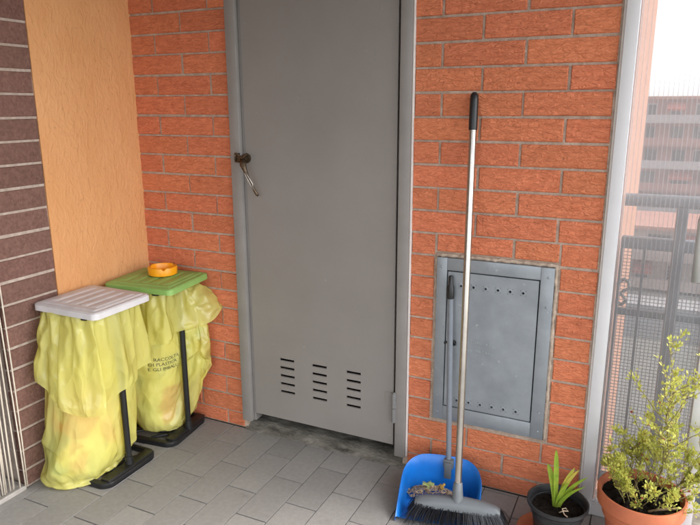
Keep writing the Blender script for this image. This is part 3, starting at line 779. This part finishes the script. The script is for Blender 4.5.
# ------------------------------------------------------------------ dustpan
pan = empty('dustpan', (1.265, -.17, 0)); tag(pan, 'bright blue long-handled dustpan with a grey pole, against the brick wall', 'dustpan')
def panmesh():
    # plan outline: opening at the front (-y), walls rising to the back; inner floor sloping
    v = []; f = []; NU = 56; rot = R(8)
    W = .128; D = .235
    rows_ = []
    def outline(u):   # u in 0..1 from front-left round the back to front-right ; returns x, y(depth 0 front..D)
        if u < .28: t = u/.28; return (-W-.004*t, D*.55*t)
        if u > .72: t = (1-u)/.28; return (W+.004*t, D*.55*t)
        a = PI-(u-.28)/.44*PI; return ((W+.004)*math.copysign(abs(math.cos(a))**.75, math.cos(a)), D*.55+D*.45*abs(math.sin(a))**.8)
    def wallh(u):
        y = outline(u)[1]/D; return .010+.108*min(1, y*1.05)**.85
    prof = [('in', 0.0), ('in', .25), ('in', .6), ('in', .9), ('rim', 1), ('out', .97), ('out', .5), ('out', .02)]
    for kind, t in prof:
        ring = []
        for i in range(NU+1):
            u = i/NU; x, y = outline(u); h = wallh(u)
            sx = x/(W+.004); k = .90 if t == 0 and kind == 'in' else 1
            if kind == 'in':
                ins = .013*(1-t)+.003; z = .006+h*t
            elif kind == 'rim': ins = -.003; z = .006+h
            else: ins = -.004-.002*t; z = h*t
            c = Vector((0, D*.45)); dvec = Vector((x, y))-c; L_ = dvec.length; q = c+dvec*(1-ins/L_)
            ring.append(len(v)); v.append((q.x, max(0, q.y) if kind == 'in' else q.y, z))
        rows_.append(ring)
    for a_, b_ in zip(rows_, rows_[1:]):
        for i in range(NU): f.append((a_[i], a_[i+1], b_[i+1], b_[i]))
    # floor of the pan : fan from the front lip
    n0 = len(v); fl = rows_[0]
    for i in range(NU//2):
        f.append((fl[i], fl[i+1], fl[NU-i-1], fl[NU-i]))
    for ring_i in (0, NU):
        pass
    return v, f
v, f = panmesh(); ca, sa = math.cos(R(10)), math.sin(R(10))
v = [(x*ca-y*sa+1.272-1.265+.012, x*sa+y*ca-.292+.17, z) for x, y, z in v]
mb = MB(); mb.v, mb.f = v, f; o = mb.build('pan', blue_pl, pan, auto=60)
ptop = Vector((1.229, -.018, .775)); pfoot = Vector((1.258, -.062, .105)); d2 = (ptop-pfoot).normalized()
mb = MB(); mb.tube([pfoot, ptop-d2*.075], .0095, 16); part('pole', mb, grey_tube, pan, auto=40)
mb = MB(); mb.tube([ptop-d2*.08, ptop-d2*.072, ptop-d2*.04, ptop-d2*.03, ptop-d2*.004, ptop], [.0115, .0125, .012, .0085, .0075, .004], 14); part('grip', mb, black_pl, pan, auto=40)
mb = MB()
for k, (s, z) in enumerate(((0, 0),)):
    mb.box(1.242, 1.278, -.078, -.052, .085, .118); mb.box(1.248, 1.274, -.086, -.076, .050, .112)
part('bracket', mb, grey_pl, pan, bevel=.004, auto=40)
# sweepings in the pan
rs = random.Random(11); mb = MB()
for k in range(650):
    a = rs.random()*2*PI; r = rs.random()**.6; x = 1.228+.086*r*math.cos(a); y = -.150+.050*r*math.sin(a)+.12*(x-1.22); z = .014+.034*(1-r)+rs.uniform(0, .006)
    l_ = rs.uniform(.004, .016); a2 = rs.random()*PI; dv = Vector((math.cos(a2)*l_, math.sin(a2)*l_, rs.uniform(-.004, .004)))
    mb.tube([Vector((x, y, z))-dv/2, Vector((x, y, z))+dv/2], rs.uniform(.0008, .002), 4)
o = mb.build('sweepings', mat('chaff', (.62, .50, .34), rough=.9, col2=(.22, .13, .08), vscale=110)); o['kind'] = 'stuff'
tag(o, 'small heap of dry stems and crumbs swept into the blue dustpan', 'sweepings')
def dry_leaf(cx, cy, cz, s, rz, mt, label, seed):
    rl = random.Random(seed); v = []; f = []; n = 22
    v.append((0, 0, .004))
    for k in range(n):
        a = 2*PI*k/n; r = s*(.75+.25*math.cos(a*5+seed))*(1-.25*abs(math.sin(a)))+rl.uniform(-.002, .002)
        v.append((r*math.cos(a), r*math.sin(a)*.8, .006*math.sin(2*a+seed)+rl.uniform(-.002, .002)))
    for k in range(n): f.append((0, 1+k, 1+(k+1) % n))
    mb = MB(); mb.v, mb.f = v, f; o = mb.build('dry_leaf', mt); o.location = (cx, cy, cz); o.rotation_euler = (R(22), R(6), rz)
    tag(o, label, 'leaf')
dry_leaf(1.212, -.152, .056, .027, .5, leaf_mat('pale_green_leaf', (.42, .46, .17), (.30, .36, .12), .2), 'crumpled pale green leaf lying in the blue dustpan', 1)
dry_leaf(1.257, -.138, .050, .021, 1.5, leaf_mat('yellow_leaf', (.75, .48, .08), (.5, .3, .06), .2), 'crumpled yellow leaf lying in the blue dustpan beside the broom handle', 2)

# ------------------------------------------------------------------ black pot with young blades
pot = empty('plant_pot', (1.646, -.190, 0)); tag(pot, 'small black plastic pot on a red saucer, left of the terracotta pot', 'plant pot')
mb = MB().lathe([(.062, .012), (.064, .012), (.078, .118), (.086, .122), (.0925, .130), (.0925, .140), (.0885, .141), (.0850, .137), (.0800, .12), (.0795, .10)], n=64)
mb.build('pot_wall', pot_black, pot, auto=35)
def soil(root, r, z, amp, seed):
    v = []; f = []; NR, NT = 14, 64
    for i in range(NR+1):
        for k in range(NT):
            rr_ = r*(i+.02)/NR; a = 2*PI*k/NT; x, y = rr_*math.cos(a), rr_*math.sin(a)
            v.append((x, y, z+amp*noise.noise(Vector((x*40, y*40, seed)))+amp*.7*noise.noise(Vector((x*110, y*110, seed)))))
    for i in range(NR):
        for k in range(NT): f.append((i*NT+k, (i)*NT+(k+1) % NT, (i+1)*NT+(k+1) % NT, (i+1)*NT+k))
    mb = MB(); mb.v, mb.f = v, f; mb.build('soil', soil_m, root, smooth=True)
soil(pot, .0805, .112, .008, 2)
o = MB().lathe([(.002, 0), (.082, 0), (.088, .004), (.098, .026), (.1, .028), (.097, .028), (.086, .008), (.002, .006)], n=64).build('saucer', terra, auto=35); o.location = (1.628, -.192, 0)
tag(o, 'terracotta-red saucer under the small black pot', 'saucer')
mb = MB(); mb.tube([(1.655, -.225, .122), (1.668, -.222, .130), (1.680, -.215, .128), (1.672, -.205, .130), (1.662, -.212, .129), (1.672, -.235, .126), (1.682, -.24, .124)], .0018, 6)
o = part('root', mb, mat('dry_root', (.62, .47, .33), rough=.8), pot, smooth=True)
plant = empty('blade_plant', (1.640, -.185, .112)); tag(plant, 'young plant with upright green blades growing in the black pot', 'plant')
def blade(dx, dy, h, wdt, bend, tipcol):
    v = []; f = []; n = 14; base = Vector((dx*.12, dy*.12, 0))
    side = Vector((.9, .43, 0)).normalized()
    for k in range(n+1):
        t = k/n; c = base+Vector((dx*(t**1.5), dy*(t**1.5), h*(t-.5*bend*t**3)))
        wv = wdt*(.65+.7*t-.1*t*t)*(1-t**5)**.8+.0006
        v += [tuple(c-side*wv), tuple(c+Vector((.0, .003*(1-t)+.001, 0))), tuple(c+side*wv)]
    for k in range(n):
        for q in (0, 1): a = k*3+q; f.append((a, a+1, a+4, a+3))
    mb = MB(); mb.v, mb.f = v, f; return mb.build('leaf', tipcol, plant, smooth=True)
blade_g = leaf_mat('blade_green', (.34, .43, .05), (.18, .30, .025), .3)
blade_y = leaf_mat('blade_yellowing', (.52, .42, .08), (.30, .36, .04), .3)
for a in ((-.010, -.004, .200, .0075, .0, blade_g), (-.030, .006, .160, .0085, .25, blade_g), (.040, .010, .150, .0085, .1, blade_y), (.075, .018, .135, .009, .3, blade_g), (.072, .006, .105, .009, .3, blade_g), (.026, -.006, .100, .008, .1, blade_g), (.052, .014, .165, .007, .35, blade_y)): blade(*a)

# ------------------------------------------------------------------ terracotta pot with shrub
pot2 = empty('terracotta_pot', (1.877, -.132, 0)); tag(pot2, 'large terracotta pot holding a yellow-green shrub by the ribbed panel', 'plant pot')
MB().lathe([(.078, 0), (.082, .003), (.104, .150), (.105, .152), (.118, .154), (.1235, .160), (.1250, .198), (.1225, .203), (.1170, .203), (.1150, .198), (.110, .165), (.106, .12)], n=72).build('pot_wall', terra, pot2, auto=35)
soil(pot2, .1105, .176, .016, 9)
shrub = empty('shrub', (1.877, -.132, .17)); tag(shrub, 'leggy yellow-green shrub with tiny leaves and red buds in the terracotta pot', 'plant')
rs = random.Random(21); stems = MB(); leaves = MB(); buds = MB()
def leaflet(p, dr, s, mbx):
    dr = dr.normalized(); a = dr.cross(Vector((rs.uniform(-1, 1), rs.uniform(-1, 1), rs.uniform(-1, 1)))).normalized()
    n0 = dr.cross(a)
    q = [p, p+dr*s*.35+a*s*.26+n0*s*.04, p+dr*s*.75+a*s*.20, p+dr*s, p+dr*s*.75-a*s*.20, p+dr*s*.35-a*s*.26+n0*s*.04]
    mbx.quad(*q)
def grow(p, dr, ln, r, lvl):
    pts = [p.copy()]; n = max(3, int(ln/.018)); q = p.copy(); d_ = dr.normalized()
    for k in range(n):
        d_ = (d_+Vector((rs.uniform(-.16, .16), rs.uniform(-.16, .16), rs.uniform(-.06, .14)))).normalized()
        q = q+d_*ln/n
        if q.y > .118: q.y = .118-.005*rs.random()
        pts.append(q.copy())
        f_l = (k+1)/n
        if lvl >= 1 or f_l > .35:
            for c_ in range(rs.choice((2, 3, 3, 5))):
                dd = (d_+Vector((rs.uniform(-1, 1), rs.uniform(-1, 1), rs.uniform(-.5, .9)))).normalized()
                sp = q+dd*rs.uniform(.003, .014); leaflet(sp, dd, rs.uniform(.006, .0135), leaves)
                if rs.random() < .5: leaflet(sp-dd*.004, dd+Vector((rs.uniform(-1, 1), rs.uniform(-1, 1), .2)), rs.uniform(.006, .012), leaves)
        if lvl < 3 and rs.random() < (.55 if lvl == 0 else .42) and f_l > .2:
            grow(q, d_+Vector((rs.uniform(-1, 1), rs.uniform(-1, 1), rs.uniform(-.2, .5))), ln*rs.uniform(.22, .42), r*.55, lvl+1)
    L_ = len(pts); stems.tube(pts, [r*(1-.6*i/(L_-1)) for i in range(L_)], 5)
    if rs.random() < .16:
        for c_ in range(3): leaflet(q, d_+Vector((rs.uniform(-.6, .6), rs.uniform(-.6, .6), rs.uniform(-.3, .6))), .010, buds)
for (bx, by, dx, dy, dz, ln, r) in ((.02, .01, .33, .04, .66, .40, .0040), (.03, .02, .48, .05, .60, .24, .0030), (-.02, .02, -.02, .05, .75, .20, .0026), (-.040, .01, -.22, .05, .7, .17, .0024), (-.045, -.02, -.30, -.1, .55, .10, .002),
        (.04, .02, .55, .1, .45, .24, .0028), (.03, -.02, .3, -.1, .5, .17, .002), (.05, .0, .7, .0, .25, .17, .002), (-.03, -.03, -.1, -.2, .6, .12, .0018), (.01, .04, .10, .05, .8, .20, .0024), (.0, -.04, .1, -.25, .5, .11, .0018), (.05, .03, .65, .1, .55, .22, .002), (-.05, .01, -.25, .1, .5, .10, .0016), (.06, -.04, .5, -.2, .3, .10, .0016), (-.02, .045, .0, .02, .7, .17, .002), (-.04, .03, -.15, .0, .7, .16, .002), (-.04, -.05, -.2, -.1, .4, .09, .0016), (-.045, .0, -.3, .0, .5, .11, .002), (-.02, -.02, -.3, -.1, .5, .14, .002), (.01, .0, .1, .0, .6, .16, .002), (.02, .05, .2, .1, .6, .18, .002), (.06, .02, .6, .1, .5, .16, .002), (.0, .02, -.2, .1, .6, .16, .002), (.03, -.05, .2, -.3, .4, .09, .0016), (-.01, -.06, .0, -.3, .4, .08, .0016)):
    grow(Vector((bx, by, .0)), Vector((dx, dy, dz)), ln, r, 0)
o = stems.build('stems', mat('green_bark', (.27, .25, .09), rough=.8, col2=(.16, .10, .05), vscale=60), shrub, smooth=True); o['kind'] = 'stuff'
o = leaves.build('foliage', shrub_leaf, shrub); o['kind'] = 'stuff'
o = buds.build('buds', bud_m, shrub); o['kind'] = 'stuff'
mb = MB(); mb.tube([(.02, -.07, .018), (.05, -.055, .024), (.085, -.045, .030), (.10, -.04, .034)], .004, 7)
o = mb.build('fallen_twig', wood_m, pot2, smooth=True); o.location = (0, 0, .165)

# ------------------------------------------------------------------ ribbed translucent panel beside the wall
pn = empty('ribbed_panel', (1.86, 0, 0)); tag(pn, 'tall ribbed translucent panel in an aluminium frame right of the brick wall', 'panel')
fm = MB().box(1.700, 1.7355, -.012, .022, .002, 2.44).box(1.990, 2.030, -.012, .022, .002, 2.44).box(1.7358, 1.9897, -.010, .020, .002, .045).box(1.7358, 1.9897, -.010, .020, 2.40, 2.44)
part('frame', fm, alu, pn, bevel=.002, auto=35)
part('front_sheet', MB().box(1.7358, 1.9897, -.0015, -.0007, .045, 2.40), poly_m, pn)
part('rear_sheet', MB().box(1.7358, 1.9897, .0085, .0093, .045, 2.40), poly_m, pn)
mb = MB(); x = 1.742
while x < 1.988: mb.box(x, x+.0018, -.0006, .0084, .046, 2.399); x += .0122
o = part('rib', mb, web_m, pn); o['kind'] = 'stuff'
part('seal', MB().box(1.6935, 1.6998, -.002, .03, .002, 2.44), mat('white_sealant', (.72, .68, .64), rough=.7, var=.15, vscale=40), pn)
mb = MB(); mb.tube([(2.004, -.012, 1.055), (2.004, -.040, 1.058), (1.995, -.050, 1.060), (1.972, -.052, 1.058), (1.955, -.052, 1.045), (1.949, -.052, 1.020), (1.951, -.052, .845)], [.011, .011, .0118, .0118, .0118, .0118, .0118], 14)
part('handle', mb, mat('handle_grey', (.50, .50, .48), rough=.4, metal=.3, var=.1), pn, smooth=True)

# second panel bay beyond the picture edge keeps the run closed
# ------------------------------------------------------------------ beyond the panel
side_plaster = mat('side_plaster', (.42, .205, .125), rough=.95, spec=.15, var=.1, vscale=7, bump=.6, bscale=34, bdist=.005)
ow = MB().box(1.25, 1.738, .224, 2.4, -6, 3.2).box(1.694, 1.738, .024, .224, -6, 3.2).build('side_wall', side_plaster); tag(ow, 'orange plastered house side wall seen through the ribbed panel', 'wall')
tag(box('balcony_kerb', 1.738, 2.85, .031, .21, -.25, -.03, concrete, bevel=.004), kind='structure')
ry = .12
rl = empty('railing', (1.95, ry, 0)); tag(rl, 'grey metal balcony railing with wire mesh behind the ribbed panel', 'railing')
X1r = 2.8
part('top_rail', MB().tube([(1.742, ry, 1.046), (X1r, ry, 1.046)], .020, 16), rail_m, rl, auto=40)
part('second_rail', MB().box(1.742, X1r, ry-.018, ry+.018, .892, .930), rail_m, rl, bevel=.006, auto=35)
part('lower_rail', MB().box(1.742, X1r, ry+.008, ry+.026, .665, .688), rail_m, rl, bevel=.003, auto=35)
part('bottom_rail', MB().box(1.742, X1r, ry-.015, ry+.015, .06, .09), rail_m, rl, bevel=.004, auto=35)
for px in (1.905, 2.69): part('post', MB().box(px-.016, px+.016, ry-.024, ry+.024, -.03, 1.03), rail_m, rl, bevel=.003, auto=35)
for px in (1.746, 1.812, 2.06, 2.2, 2.34, 2.48, 2.62): part('upright', MB().box(px-.004, px+.004, ry-.008, ry+.008, .09, .892), rail_m, rl, bevel=.001, auto=35)
mb = MB(); x = 1.752
while x < X1r: mb.box(x-.0009, x+.0009, ry+.028, ry+.0295, .07, .91); x += .0115
z = .08
while z < .9: mb.box(1.744, X1r, ry+.0297, ry+.031, z-.0011, z+.0011); z += .0115
o = part('wire_mesh', mb, mesh_m, rl); o['kind'] = 'stuff'
mb = MB(); mb.tube([(1.742, .20, .75), (1.760, .19, .772), (1.775, .18, .765), (1.778, .18, .745), (1.765, .18, .735), (1.752, .18, .725), (1.765, .18, .712), (1.772, .18, .70), (1.760, .18, .685), (1.742, .2, .69)], .006, 8)
o = mb.build('wall_bracket', mat('bracket_iron', (.16, .17, .15), rough=.6, var=.3), smooth=True); tag(o, 'small curled iron bracket on the orange side wall beyond the panel', 'bracket')

# town
GZ = -17
tag(box('ground', -900, 900, .5, 1800, GZ-.5, GZ, mat('ground_dry', (.20, .175, .155), rough=.95, col2=(.12, .115, .09), vscale=.05), bevel=0), kind='structure')
tag(box('road', -60, 80, 52, 61, GZ+.004, GZ+.05, mat('asphalt', (.07, .068, .066), rough=.9, var=.2, vscale=.8), bevel=0), kind='structure')
tag(box('pavement', -60, 80, 61, 64.5, GZ+.004, GZ+.16, mat('paving_pale', (.34, .31, .29), rough=.9, var=.15, vscale=.8), bevel=0), kind='structure')
fac = mat('facade_pink', (.30, .145, .115), rough=.9, var=.12, vscale=.6)
band = mat('balcony_band', (.34, .29, .27), rough=.8, var=.1, vscale=.7)
shut = mat('shutter_dark', (.10, .085, .075), rough=.6, var=.3, vscale=2)
glass = mat('window_glass', (.03, .035, .04), rough=.08, spec=.8)
awn = mat('awning_red', (.30, .08, .055), rough=.8, var=.1)
def block(name, label, x0, x1, y, depth, ztop, floors, fh, mt, seed, roofc):
    rr_ = random.Random(seed); root = empty(name, (x0, y, GZ)); tag(root, label, 'building')
    part('wall', MB().box(x0, x1, y, y+depth, GZ, ztop), mt, root)
    part('roof', MB().box(x0-.6, x1+.6, y-.8, y+depth+.5, ztop, ztop+.35), roofc, root)
    for k in range(floors):
        zf = ztop-fh*(k+1)
        part('balcony', MB().box(x0+.4, x1-.4, y-1.5, y, zf-.1, zf+.12).box(x0+.4, x1-.4, y-1.5, y-1.4, zf+.12, zf+.95), band if rr_.random() < .6 else mt, root)
        x = x0+1.2
        while x < x1-2.4:
            wv = rr_.choice((1.1, 1.5, 2.2)); fo = part('window', MB().box(x, x+wv, y-.05, y+.02, zf+.15, zf+2.35), shut if rr_.random() < .55 else band, root)
            part('pane', MB().box(x+.12, x+wv-.12, y-.08, y-.052, zf+.27, zf+2.2), glass if rr_.random() < .6 else shut, root)
            if rr_.random() < .3: part('awning', MB().quad((x-.3, y-.06, zf+2.5), (x+wv+.3, y-.06, zf+2.5), (x+wv+.3, y-1.5, zf+1.7), (x-.3, y-1.5, zf+1.7)).quad((x-.3, y-1.5, zf+1.7), (x+wv+.3, y-1.5, zf+1.7), (x+wv+.3, y-1.5, zf+1.45), (x-.3, y-1.5, zf+1.45)), awn, root)
            x += wv+rr_.uniform(.9, 1.9)
roof_t = mat('roof_tiles', (.42, .20, .14), rough=.85, var=.25, vscale=1.2)
block('apartment_block', 'pink apartment block with long balconies seen beyond the railing through the panel', -14, 26, 92, 12, 2.0, 6, 2.9, fac, 3, roof_t)
block('low_house', 'low pale house with tiled roof across the road, in front of the pink block', -3, 11, 68, 9, GZ+6.2, 2, 2.9, mat('facade_cream', (.36, .27, .22), rough=.9, var=.1, vscale=.7), 5, roof_t)

# ------------------------------------------------------------------ string curtain in the doorway
cur = empty('string_curtain', (WX+.006, -.8, 0)); tag(cur, 'ivory string door curtain hanging in the doorway at the left edge', 'door curtain')
part('curtain_rod', MB().tube([(WX+.012, YB0-.006, 2.07), (WX+.012, -1.60, 2.07)], .008, 10), string_m, cur, auto=40)
rs = random.Random(5); y = -.7045; k = 0
while y > -1.58:
    x0_ = WX+.010+rs.uniform(-.004, .004); zb = .03 if k > 2 else .012+.006*k
    p = []
    for t in range(13):
        z = 2.07-(2.07-zb)*t/12; p.append((x0_+.003*math.sin(z*5+k), y+.004*math.sin(z*3.1+k*1.7)*(1 if k else .3)-(0 if k else 0), z))
    part('strand', MB().tube(p, .0027, 6), string_m, cur, smooth=True)
    y -= rs.uniform(.007, .016) if k < 9 else rs.uniform(.012, .026); k += 1
